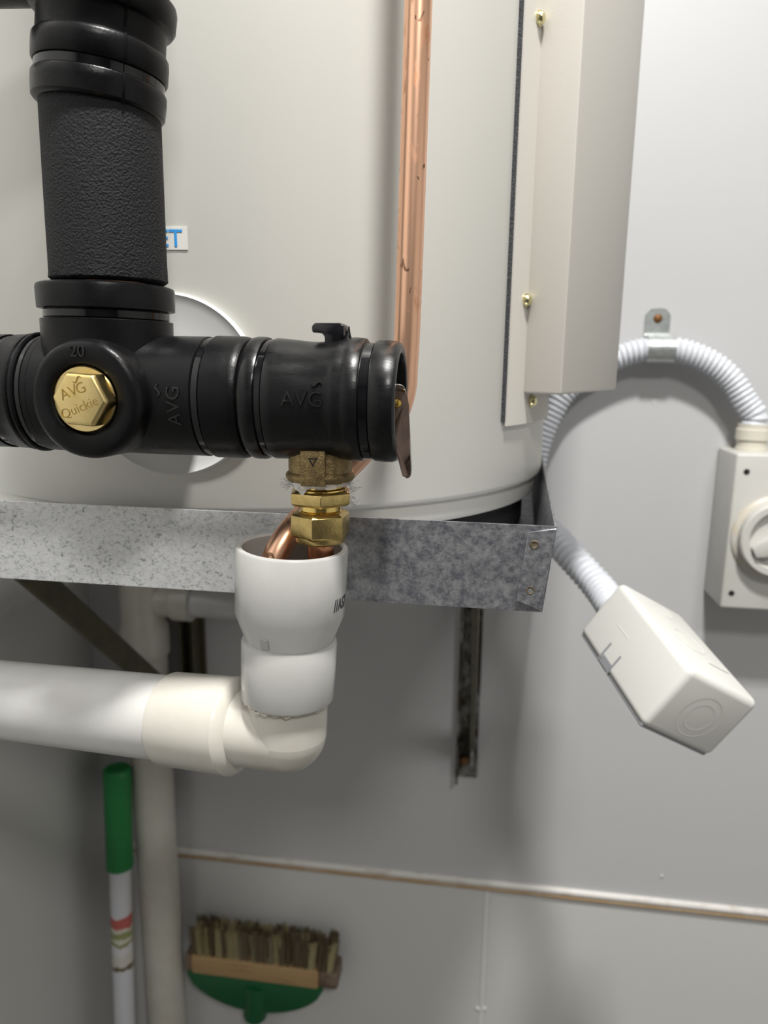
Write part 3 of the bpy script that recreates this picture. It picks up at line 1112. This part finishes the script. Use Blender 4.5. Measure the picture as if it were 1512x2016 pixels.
U = [(uz(222), 0.01), (uz(222), uw(112, 222)), (uz(219), uw(120, 220)), (uz(214), uw(124, 214)), (uz(186), uw(126, 186)), (uz(172), uw(126, 172)), (uz(168), uw(124, 168)), (uz(167), uw(119, 167)),
     (uz(148), uw(119, 148)), (uz(147), uw(124, 147)), (uz(142), uw(127, 142)), (uz(112), uw(128, 112)), (uz(100), uw(127, 104)), (uz(95), uw(124, 95)), (uz(92), uw(121, 92)), (uz(50), uw(121, 50)), (uz(46), uw(123, 46)), (uz(42), uw(133, 42)), (uz(34), uw(138, 34)), (uz(2), uw(140, 2)), (uz(-8), uw(138, -6)), (uz(-14), uw(130, -14)), (uz(-16), uw(124, -16)), (uz(-60), uw(124, -60)), (uz(-66), uw(132, -66)), (uz(-120), uw(132, -120)), (uz(-126), uw(124, -124)), (uz(-126), 0.01)]
ub = lathe(u0, ud, U, 80)
ps_ = at(40, -14, YP)
arm = lathe((ps_.x + 0.02, YP, ps_.z + 0.017), (-1, 0, 0.03), [(0, 0.022), (0.07, 0.022)], 40)
obj('cover_body', join(ub, arm), M_RUB, uc)
obj('riser_sleeve', lathe(u0 + ud * uz(-120), (0.02, 0, 1), [(0, 0.0255), (0.5, 0.0255)], 48), M_FOAM, uc, label='foam covered riser above')
obj('cable_tie', lathe(u0, ud, [(uz(166.5), uw(118, 160)), (uz(166), uw(121.5, 160)), (uz(150), uw(121.5, 155)), (uz(149), uw(118, 150))], 80, (False, False)), M_TIE, uc)
# split seam of the cover: a thin raised lip down its right side
gs = radians(48)
seam = []
for (t, r) in U[2:-2]:
    d2, a2, b2 = basis(ud)
    e = Vector((sin(gs), -cos(gs), 0))
    e = (e - d2 * e.dot(d2)).normalized()
    seam.append(u0 + ud * t + e * (r + 0.0001))
obj('seam_lip', tube(seam, 0.0006, 6), M_SEAM, uc)

# ================================================================== RELIEF VALVE
vx = at(631, 960, YP)
valve = thing('relief_valve', 'brass relief valve in a black rubber jacket draining into the white cup', 'valve', (vx.x, YP, at(631, 1100, YP).z))


def vb(t, g):
    # g measured from up (+Z), second axis = adx x up
    x = t
    upw = max(0, cos(g)) ** 2
    e = 0.0016 * upw * math.exp(-((x - rx(687)) / 0.010) ** 2)
    e -= 0.0011 * upw * math.exp(-((x - rx(625)) / 0.012) ** 2)
    return e


J = [(rx(484), rr_(90, 490)), (rx(486), rr_(105, 490)), (rx(490), rr_(113, 492)), (rx(496), rr_(117, 496)), (rx(503), rr_(118.5, 503)), (rx(517), rr_(118.5, 515)), (rx(521.5), rr_(117, 520)), (rx(522), rr_(110.5, 522)),
     (rx(537), rr_(110.5, 536)), (rx(537.5), rr_(116, 537)), (rx(541), rr_(117, 541))]
J += [(rx(541 + 14 * i), rr_(117 - 0.2 * i, 541 + 14 * i)) for i in range(1, 10)]
J += [(rx(676), rr_(117, 676)), (rx(684), rr_(115, 684)), (rx(692), rr_(116.5, 692)), (rx(700), rr_(117, 700)), (rx(718), rr_(117, 718)), (rx(719.5), rr_(116, 719)), (rx(720), rr_(110.5, 720)), (rx(741), rr_(110.5, 741)), (rx(741.5), rr_(115.5, 741)),
      (rx(745), rr_(117, 745)), (rx(765), rr_(118.5, 765)), (rx(778), rr_(118, 778)), (rx(786), rr_(115, 786)), (rx(790), rr_(109, 790)), (rx(791), rr_(101, 791)), (rx(789), rr_(96, 789)), (rx(780), rr_(94, 780)), (rx(756), rr_(92, 756)), (rx(755), 0.004)]
jk = obj('rubber_jacket', lathe(axis0, adx, J, 88, ref=(0, 0, 1), rf=vb), M_JACK, valve, label='black rubber insulation jacket')
tie(rx(522), rx(537), rr_(113.5, 530), valve)
tie(rx(720), rx(741), rr_(113.5, 730), valve)
ra = rr_(116.5, 600)
Sa = mpp(at(592, 785, YP - ra))
xc = (at(592, 786, YP - ra) - axis0).dot(adx)
zc2 = at(592, 787, YP - ra).z - (axis0 + adx * xc).z


def jmap(dx=0, dy=0):
    return runmap(xc + dx * Sa, zc2 - dy * Sa, ra)


obj('lettering', join(text('AVG', 43 * Sa, 0.0014, jmap(2, 0), -0.0001), tilde(22 * Sa, 4 * Sa, 5 * Sa, 0.0014, jmap(31, -32))), M_RUBTXT, valve, label='raised letters AVG')
sp = at(691, 656, YP)
obj('torn_tip', lathe(sp + Vector((-0.0015, 0, -0.003)), (0.12, 0, 1), [(0, 0.0024), (0.0025, 0.0011), (0.0062, 0.0001)], 10), M_RUB, jk)
# top knob
kz = Vector((0, 0, 1))
kp = [(613, 642), (619, 635.5), (668, 635.5), (677, 641), (677, 662), (662, 680), (638.5, 680), (638.5, 662), (633, 656), (628, 655), (614, 654.5)]
kpts = [at(x, y, YP - 0.007) for x, y in kp]
obj('test_knob', bev(prism(kpts, (0, 0.014, 0)), 0.0007, 2), M_KNOB, valve, label='small black hooked knob on top')
# brass body
vd = Vector((0, 0, -1))
v0 = Vector((vx.x, YP, at(631, 860, YP).z))


def vz(y):
    return (v0.z - at(631, y, YP).z)


rb1 = 62 * mpp(vx)
bb = join(lathe(v0, vd, [(-0.004, rb1), (vz(926), rb1), (vz(929), rb1 + 0.0009), (vz(933), rb1 + 0.0014), (vz(939), rb1 + 0.0012), (vz(944), rb1 + 0.0002), (vz(945), rb1 - 0.003)], 56))
fx0, fx1 = at(592, 900, YP - rb1).x, at(641, 900, YP - rb1).x
flat = bev(box((fx0, YP - rb1 - 0.0014, v0.z - vz(947)), (fx1, YP - 0.004, v0.z + 0.001)), 0.0006, 2)
vbody = obj('valve_body', join(bb, flat), M_CAST, valve, label='rough cast brass body')
tr = [at(608, 901, YP - rb1), at(626, 901, YP - rb1), at(617, 918, YP - rb1)]
tr = [Vector((p.x, YP - rb1 - 0.0013, p.z)) for p in tr]
cen = (tr[0] + tr[1] + tr[2]) / 3
ring = []
for p in tr:
    ring.append(p)
for p in tr:
    ring.append(cen + (p - cen) * 0.62)
V = ring + [p + Vector((0, -0.0004, 0)) for p in ring]
F = []
for k in range(3):
    k2 = (k + 1) % 3
    F += [(k, k2, 3 + k2, 3 + k), (6 + k, 6 + k2, 9 + k2, 9 + k), (k, k2, 6 + k2, 6 + k), (3 + k, 3 + k2, 9 + k2, 9 + k)]
obj('flow_arrow', (V, F), M_HOLE, vbody, label='stamped flow triangle')
Sv = mpp(at(631, 980, YP))
obj('adaptor_nut', bev(hexp(v0, vd, [(vz(960), 44 * Sv), (vz(963), 58 * Sv), (vz(966), 65 * Sv), (vz(986), 65 * Sv), (vz(991), 59 * Sv), (vz(992), 44 * Sv)], radians(-13)), 0.0003, 2, 25), M_NUT, valve, label='brass hexagon adaptor')
obj('neck', lathe(v0, vd, [(vz(944), 44 * Sv), (vz(958), 44 * Sv), (vz(960), 50 * Sv), (vz(964), 50 * Sv), (vz(965), 40 * Sv), (vz(993), 40 * Sv), (vz(1002), 40 * Sv), (vz(1004), 43 * Sv), (vz(1008), 43 * Sv), (vz(1012), 41 * Sv), (vz(1020), 40 * Sv)], 48), M_NECK, valve, label='polished brass neck')
obj('compression_nut', join(bev(hexp(v0, vd, [(vz(1004), 43 * Sv), (vz(1004), 49 * Sv), (vz(1011), 60 * Sv), (vz(1050), 60 * Sv), (vz(1056), 52 * Sv)], radians(3.5)), 0.0003, 2, 25),
                            lathe(v0, vd, [(vz(1050), 50 * Sv), (vz(1058), 50 * Sv), (vz(1063), 49 * Sv), (vz(1066), 45 * Sv), (vz(1066), 27 * Sv)], 48)), M_NUT, valve, label='brass compression nut')
obj('tail_pipe', lathe(v0, vd, [(vz(1040), 26 * Sv), (vz(1145), 26 * Sv)], 36), M_COPT, valve, label='short copper tail')
# thread seal tape with fluff
V, F = [], []
n = 72
rt = 62 * Sv
for i in range(n):
    g = 2 * pi * i / n
    lo = 0.0022 + 0.0014 * noise.noise(Vector((cos(g) * 2.1, sin(g) * 2.1, 3.0))) + 0.0040 * math.exp(-((g - 4.25) / 0.17) ** 2)
    up_ = 0.0006 * noise.noise(Vector((cos(g) * 4, sin(g) * 4, 9)))
    for k, s in enumerate((0, 0.35, 0.7, 1.0)):
        r = rt * (1.0 - 0.10 * s) + 0.0013 * noise.noise(Vector((cos(g) * 5, sin(g) * 5, s * 3)))
        V.append(Vector((v0.x + r * cos(g), YP + r * sin(g), v0.z - vz(944.5) + up_ * (1 - s) - lo * s)))
for i in range(n):
    i2 = (i + 1) % n
    for k in range(3):
        F.append((i * 4 + k, i2 * 4 + k, i2 * 4 + k + 1, i * 4 + k + 1))
tape = obj('seal_tape', (V, F), M_TAPE, valve, label='ragged clear thread tape with dust fibres')
hairs = []
rg = random.Random(3)
for i in range(60):
    g = rg.choice([rg.gauss(6.15, 0.25), rg.gauss(6.15, 0.25), rg.gauss(3.5, 0.3)])
    r = rt * rg.uniform(0.90, 1.0)
    p0 = Vector((v0.x + r * cos(g), YP + r * sin(g), v0.z - vz(rg.uniform(946, 990 if cos(g) > 0 else 955))))
    d = Vector((cos(g), sin(g) - 0.3, rg.uniform(-1.2, 0.7))).normalized()
    L_ = rg.uniform(0.0015, 0.0055)
    side = Vector((rg.uniform(-1, 1), rg.uniform(-1, 1), rg.uniform(-1, 1))) * L_ * 0.35
    hairs.append(tube([p0, p0 + d * L_ * 0.5 + side, p0 + d * L_ + side * 0.3], 0.00007, 3))
ho = obj('fluff', join(*hairs), M_HAIR, tape, kind='stuff')
# easing lever
lvp = [(779, 757), (790, 759), (797, 768), (803, 800), (804, 820), (807, 885), (809, 925), (806, 938), (799, 941), (792, 938), (780, 893), (776, 870), (775, 830), (776, 790)]
lpts = [at(x, y, YP - 0.014 + (0.010 if x > 797 else 0)) for x, y in lvp]
lvr = obj('easing_lever', bev(prism(lpts, (0.0004, 0.0016, 0)), 0.0003, 1), M_LEVER, valve, label='bronze coloured lever plate')
edge = catmull([at(x, y, YP - 0.0145 + (0.010 if x > 797 else 0)) for x, y in lvp[:9]], 5)
obj('lever_rim', tube(edge, 0.00035, 8), M_LEVERE, lvr)
rvp = at(781, 794, YP - 0.016)
obj('rivet', lathe(rvp + Vector((-0.001, 0.003, 0)), (0.35, -1, 0), [(0, 0.0022), (0.003, 0.0022), (0.004, 0.0017), (0.0043, 0.0007)], 20), M_GOLD, lvr, label='gold rivet head')
pin = lathe(at(772, 790, YP) - adx * 0.006, adx, [(0, 0.012), (0.004, 0.012)], 32)
obj('spindle_cap', pin, M_KNOB, valve)

# ================================================================== COPPER RELIEF PIPE
YQ = 0.385
rcu = 25.5 * mpp(at(805, 640, YQ))
pts = [at(824, 0, YQ) + (at(824, 0, YQ) - at(813, 330, YQ)) * 5.0, at(824, 0, YQ) + (at(824, 0, YQ) - at(813, 330, YQ)) * 1.5, at(824, 0, YQ), at(813, 330, YQ), at(803, 620, YQ), at(798, 720, YQ), at(794, 770, YQ), at(774, 822, YQ - 0.002), at(714, 889, YQ - 0.008), at(660, 945, 0.371), at(605, 1008, 0.359), at(571, 1048, 0.350), at(547, 1085, 0.344), at(537, 1120, 0.341), at(533, 1170, 0.339), at(532, 1220, 0.338)]
path = resample(catmull(pts, 14), 0.003)
obj('relief_pipe', tube(path, rcu, 40), M_COP, None, at(803, 620, YQ), label='long bare copper pipe bending behind the valve down into the white cup', cat='pipe')

# ================================================================== CONDUITS
def corrugated(pts, r, pitch=0.0062, amp=0.10, seg=26):
    path = resample(catmull(pts, 20), pitch / 6)
    rad = [r * (1 + amp * max(-0.75, cos(2 * pi * (i % 6) / 6)) - amp * 0.3) for i in range(len(path))]
    return tube(path, rad, seg)


Vp = Vector((0.14621, 0.50274, 1.04175))
u = Vector((-0.2757, 0.93036, 0.24169)).normalized()
v = Vector((-0.53703, 0.05945, -0.84146))
v = (v - u * v.dot(u)).normalized()
ww = u.cross(v)
if ww.dot(Vector((0.79724, 0.36179, -0.48324))) < 0:
    ww = -ww
lu, lv, lw = 0.1188, 0.0577, 0.0727
gc = Vp + u * (lu - 0.001) + v * lv * 0.5 + ww * lw * 0.36
YK = 0.906
cp = [Vector((at(1482, 865, 0.90).x, 0.902, at(1447, 893, 0.86).z + 0.0304)), Vector((at(1482, 865, 0.90).x - 0.0003, 0.902, at(1447, 893, 0.86).z + 0.040)), at(1468, 792, YK - 0.002), at(1437, 745, YK), at(1395, 712, YK), at(1345, 692, YK), at(1300, 687, YK), at(1262, 690, YK), at(1220, 702, YK), at(1175, 724, YK), at(1138, 748, YK), at(1108, 777, 0.905),
      at(1082, 823, 0.905), at(1062, 872, 0.905), at(1050, 925, 0.905), at(1048, 975, 0.903), at(1057, 1012, 0.87), at(1074, 1038, 0.79), at(1100, 1068, 0.712), gc + u * 0.045 + Vector((-0.002, 0, 0.004)), gc + u * 0.0112]
r1 = 23.5 * mpp(at(1300, 688, YK))
r2 = r1
obj('flexible_conduit', corrugated(cp, r1), M_COND, None, at(1300, 688, YK), label='grey corrugated conduit looping from rotary switch along the wall down to the white box', cat='conduit')
cl = thing('conduit_clip', 'shiny metal saddle clip with rusty screw holding the arched conduit', 'clip', at(1296, 690, YK))
pcl = at(1299, 687, YK)
bw = 26 * mpp(pcl)
rr1 = r1 * 1.09
V, F = [], []
n = 18
for i in range(n + 1):
    g = radians(-20 + 240 * i / n) - radians(0)
    for rr in (rr1, rr1 + 0.001):
        for s in (-1, 1):
            V.append(pcl + Vector((s * bw, -rr * sin(g), rr * cos(g) * 1.0)))
for i in range(n):
    a = i * 4
    F += [(a, a + 1, a + 5, a + 4), (a + 2, a + 6, a + 7, a + 3), (a, a + 4, a + 6, a + 2), (a + 1, a + 3, a + 7, a + 5)]
F += [(0, 2, 3, 1), (n * 4, n * 4 + 1, n * 4 + 3, n * 4 + 2)]
obj('saddle', (V, F), M_ZINC, cl)
pw = at(1294, 632, YW)
tabp = []
w2 = 24 * mpp(pw)
z0 = pcl.z + rr1 * 0.72
z1 = at(1294, 606, YW).z
for x, z in ((-w2, z0), (w2, z0), (w2, z1 - 0.008), (w2 * 0.6, z1 - 0.001), (0, z1), (-w2 * 0.6, z1 - 0.001), (-w2, z1 - 0.008)):
    tabp.append(Vector((pw.x + x, YW - 0.0025, z)))
tb = obj('fixing_tab', bev(prism(tabp, (0, 0.0016, 0)), 0.0004, 1), M_ZINC, cl)
obj('foot_rib', lathe(Vector((pw.x - w2, YW - 0.004, z0 + 0.004)), (1, 0, 0), [(0, 0.0035), (2 * w2, 0.0035)], 16), M_ZINC, cl)
obj('screw', lathe(at(1295, 627, YW - 0.002), (0, -1, 0), [(-0.001, 0.0052), (0.0012, 0.0050), (0.0030, 0.0030), (0.0034, 0.001)], 20), M_RUST, tb, label='rusty screw head')

# ================================================================== ISOLATOR SWITCH
sw0 = at(1418, 1197, 0.86)
sw1 = at(1447, 893, 0.86)
xs0 = 0.2737
xd = at(1526, 1062, 0.86).x
xs1 = 2 * xd - xs0
isw = thing('isolator_switch', 'off white wall mounted rotary isolator switch at the right edge', 'switch', (xd, YW, sw0.z))
hs = bev(prism([(xs0, 0.86, sw0.z), (xs1, 0.86, sw0.z), (xs1, 0.86, sw1.z), (xs0, 0.86, sw1.z)], (0, YW - 0.0005 - 0.86, 0)), 0.0028, 3)
swb = obj('switch_box', hs, M_SW, isw)
for sxp, syp in ((1470, 929), (1440, 1168)):
    p = at(sxp, syp, 0.86)
    obj('fixing_hole', lathe(p + Vector((0, 0.0006, 0)), (0, -1, 0), [(0, 0.0034), (0.0009, 0.0034), (0.0009, 0.0027)], 18), M_HOLE, swb, label='dark screw recess')
    obj('fixing_hole', lathe(Vector((2 * xd - p.x, 0.8606, p.z)), (0, -1, 0), [(0, 0.0034), (0.0009, 0.0034), (0.0009, 0.0027)], 18), M_HOLE, swb, label='dark screw recess')
dcn = at(1527, 1063, 0.846)
rd = 75 * mpp(dcn)
dl = Vector((xd, 0.8605, dcn.z))
obj('dial_base', lathe(dl, (0, -1, 0), [(0, rd + 0.006), (0.003, rd + 0.0055), (0.006, rd + 0.002), (0.0065, rd - 0.002)], 64), M_SWAGE, isw, label='yellowed dial surround')
obj('dial', lathe(dl, (0, -1, 0), [(0.006, rd), (0.017, rd), (0.0185, rd - 0.0015), (0.0185, rd - 0.008), (0.017, rd - 0.010), (0.010, rd - 0.0125), (0.010, 0.003)], 64), M_SW, isw, label='round dial ring')
a = radians(27)
ux, uz_ = Vector((cos(a), 0, sin(a))), Vector((-sin(a), 0, cos(a)))
hl = rd - 0.0105
kn = [dl + ux * x + uz_ * z + Vector((0, -0.0098, 0)) for x, z in ((-hl, -0.006), (-hl + 0.010, -0.0095), (hl - 0.010, -0.0095), (hl, -0.006), (hl, 0.006), (hl - 0.01, 0.0095), (-hl + 0.010, 0.0095), (-hl, 0.006))]
obj('dial_handle', bev(prism(kn, (0, -0.014, 0)), 0.0015, 2), M_SW, isw, label='raised bar handle')
gx = at(1482, 865, 0.90)
gl_ = [(sw1.z - 0.001, 0.0175), (sw1.z + 0.003, 0.0175), (sw1.z + 0.0035, 0.0165), (sw1.z + 0.012, 0.0165), (sw1.z + 0.0125, 0.0185), (sw1.z + 0.024, 0.0185), (sw1.z + 0.025, 0.0172), (sw1.z + 0.030, 0.0172), (sw1.z + 0.030, 0.012)]
obj('cable_gland', lathe((gx.x, 0.902, 0), (0, 0, 1), gl_, 40), M_GLAND, isw, label='yellowed conduit adaptor')

# ================================================================== JUNCTION BOX
jb = thing('junction_box', 'glossy white plastic junction box hanging on the end of a conduit', 'electrical box', Vp + u * lu / 2 + v * lv / 2 + ww * lw / 2)
# lid with two clip slots on the near long side
lid = bev(pbox(Vp, u * lu, v * (lv - 0.0015), ww * lw), 0.0058, 5)
lido = obj('box_lid', lid, M_JB, jb)
obj('box_base', bev(pbox(Vp + v * (lv - 0.006) + u * 0.0025 + ww * 0.0025, u * (lu - 0.005), v * 0.0062, ww * (lw - 0.005)), 0.001, 1), M_JBIN, jb, label='grey base plate')
o_ = Vp - ww * 0.0003
for f0 in (0.495, 0.645):
    obj('clip_slot', pbox(o_ + u * (lu * f0) + v * (lv * 0.66), u * 0.0020, v * (lv * 0.31), ww * 0.0008), M_JBIN, lido, label='dark clip slot')
obj('clip_catch', bev(pbox(o_ + u * (lu * 0.515) + v * (lv * 0.84), u * (lu * 0.125), v * (lv * 0.12), ww * 0.0008), 0.0002, 1), M_JBIN, lido, label='grey clip showing in the slot')
obj('moulded_line', bev(pbox(o_ + u * (lu * 0.56) + v * (lv * 0.42), u * (lu * 0.16), v * 0.0005, ww * 0.0006), 0.0001, 1), M_JB, lido)
# moulded outline and boss marks on the lid face (normal -v)
lf = Vp - v * 0.0002


def face_ring(c, r, th, m, name, par, nrm, a1, a2, hgt=0.0004):
    V, F = [], []
    n = 36
    for i in range(n):
        g = 2 * pi * i / n
        e = a1 * cos(g) + a2 * sin(g)
        for rr, h in ((r - th, 0), (r - th * .4, hgt), (r + th * .4, hgt), (r + th, 0)):
            V.append(c + e * rr + nrm * h)
    for i in range(n):
        i2 = (i + 1) % n
        for k in range(3):
            F.append((i * 4 + k, i2 * 4 + k, i2 * 4 + k + 1, i * 4 + k + 1))
    return obj(name, (V, F), m, par)


face_ring(lf + u * lu * 0.48 + ww * lw * 0.52, 0.014, 0.0012, M_JB, 'lid_ring', lido, -v, u, ww)
face_ring(lf + u * lu * 0.82 + ww * lw * 0.5, 0.009, 0.0010, M_JB, 'lid_ring', lido, -v, u, ww)
obj('lid_rib', bev(pbox(lf + u * lu * 0.25 + ww * lw * 0.55, u * 0.003, -v * 0.0006, ww * 0.022), 0.0003, 1), M_JB, lido)
obj('screw_recess', lathe(lf + u * lu * 0.13 + ww * lw * 0.13 + v * 0.0006, -v, [(0, 0.0018), (0.0005, 0.0018), (0.0005, 0.0013)], 16), M_GLAND, lido)
ef = Vp - u * 0.0002 + v * lv * 0.52 + ww * lw * 0.5
face_ring(ef, 0.0115, 0.0007, M_JB, 'knockout', lido, -u, v, ww, 0.00006)
face_ring(ef, 0.0175, 0.0007, M_JB, 'knockout', lido, -u, v, ww, 0.00004)
obj('conduit_adaptor', lathe(gc, u, [(0, r2 + 0.003), (0.003, r2 + 0.003), (0.0034, r2 + 0.002), (0.011, r2 + 0.002), (0.011, r2 * 0.7)], 36), M_JB, jb)
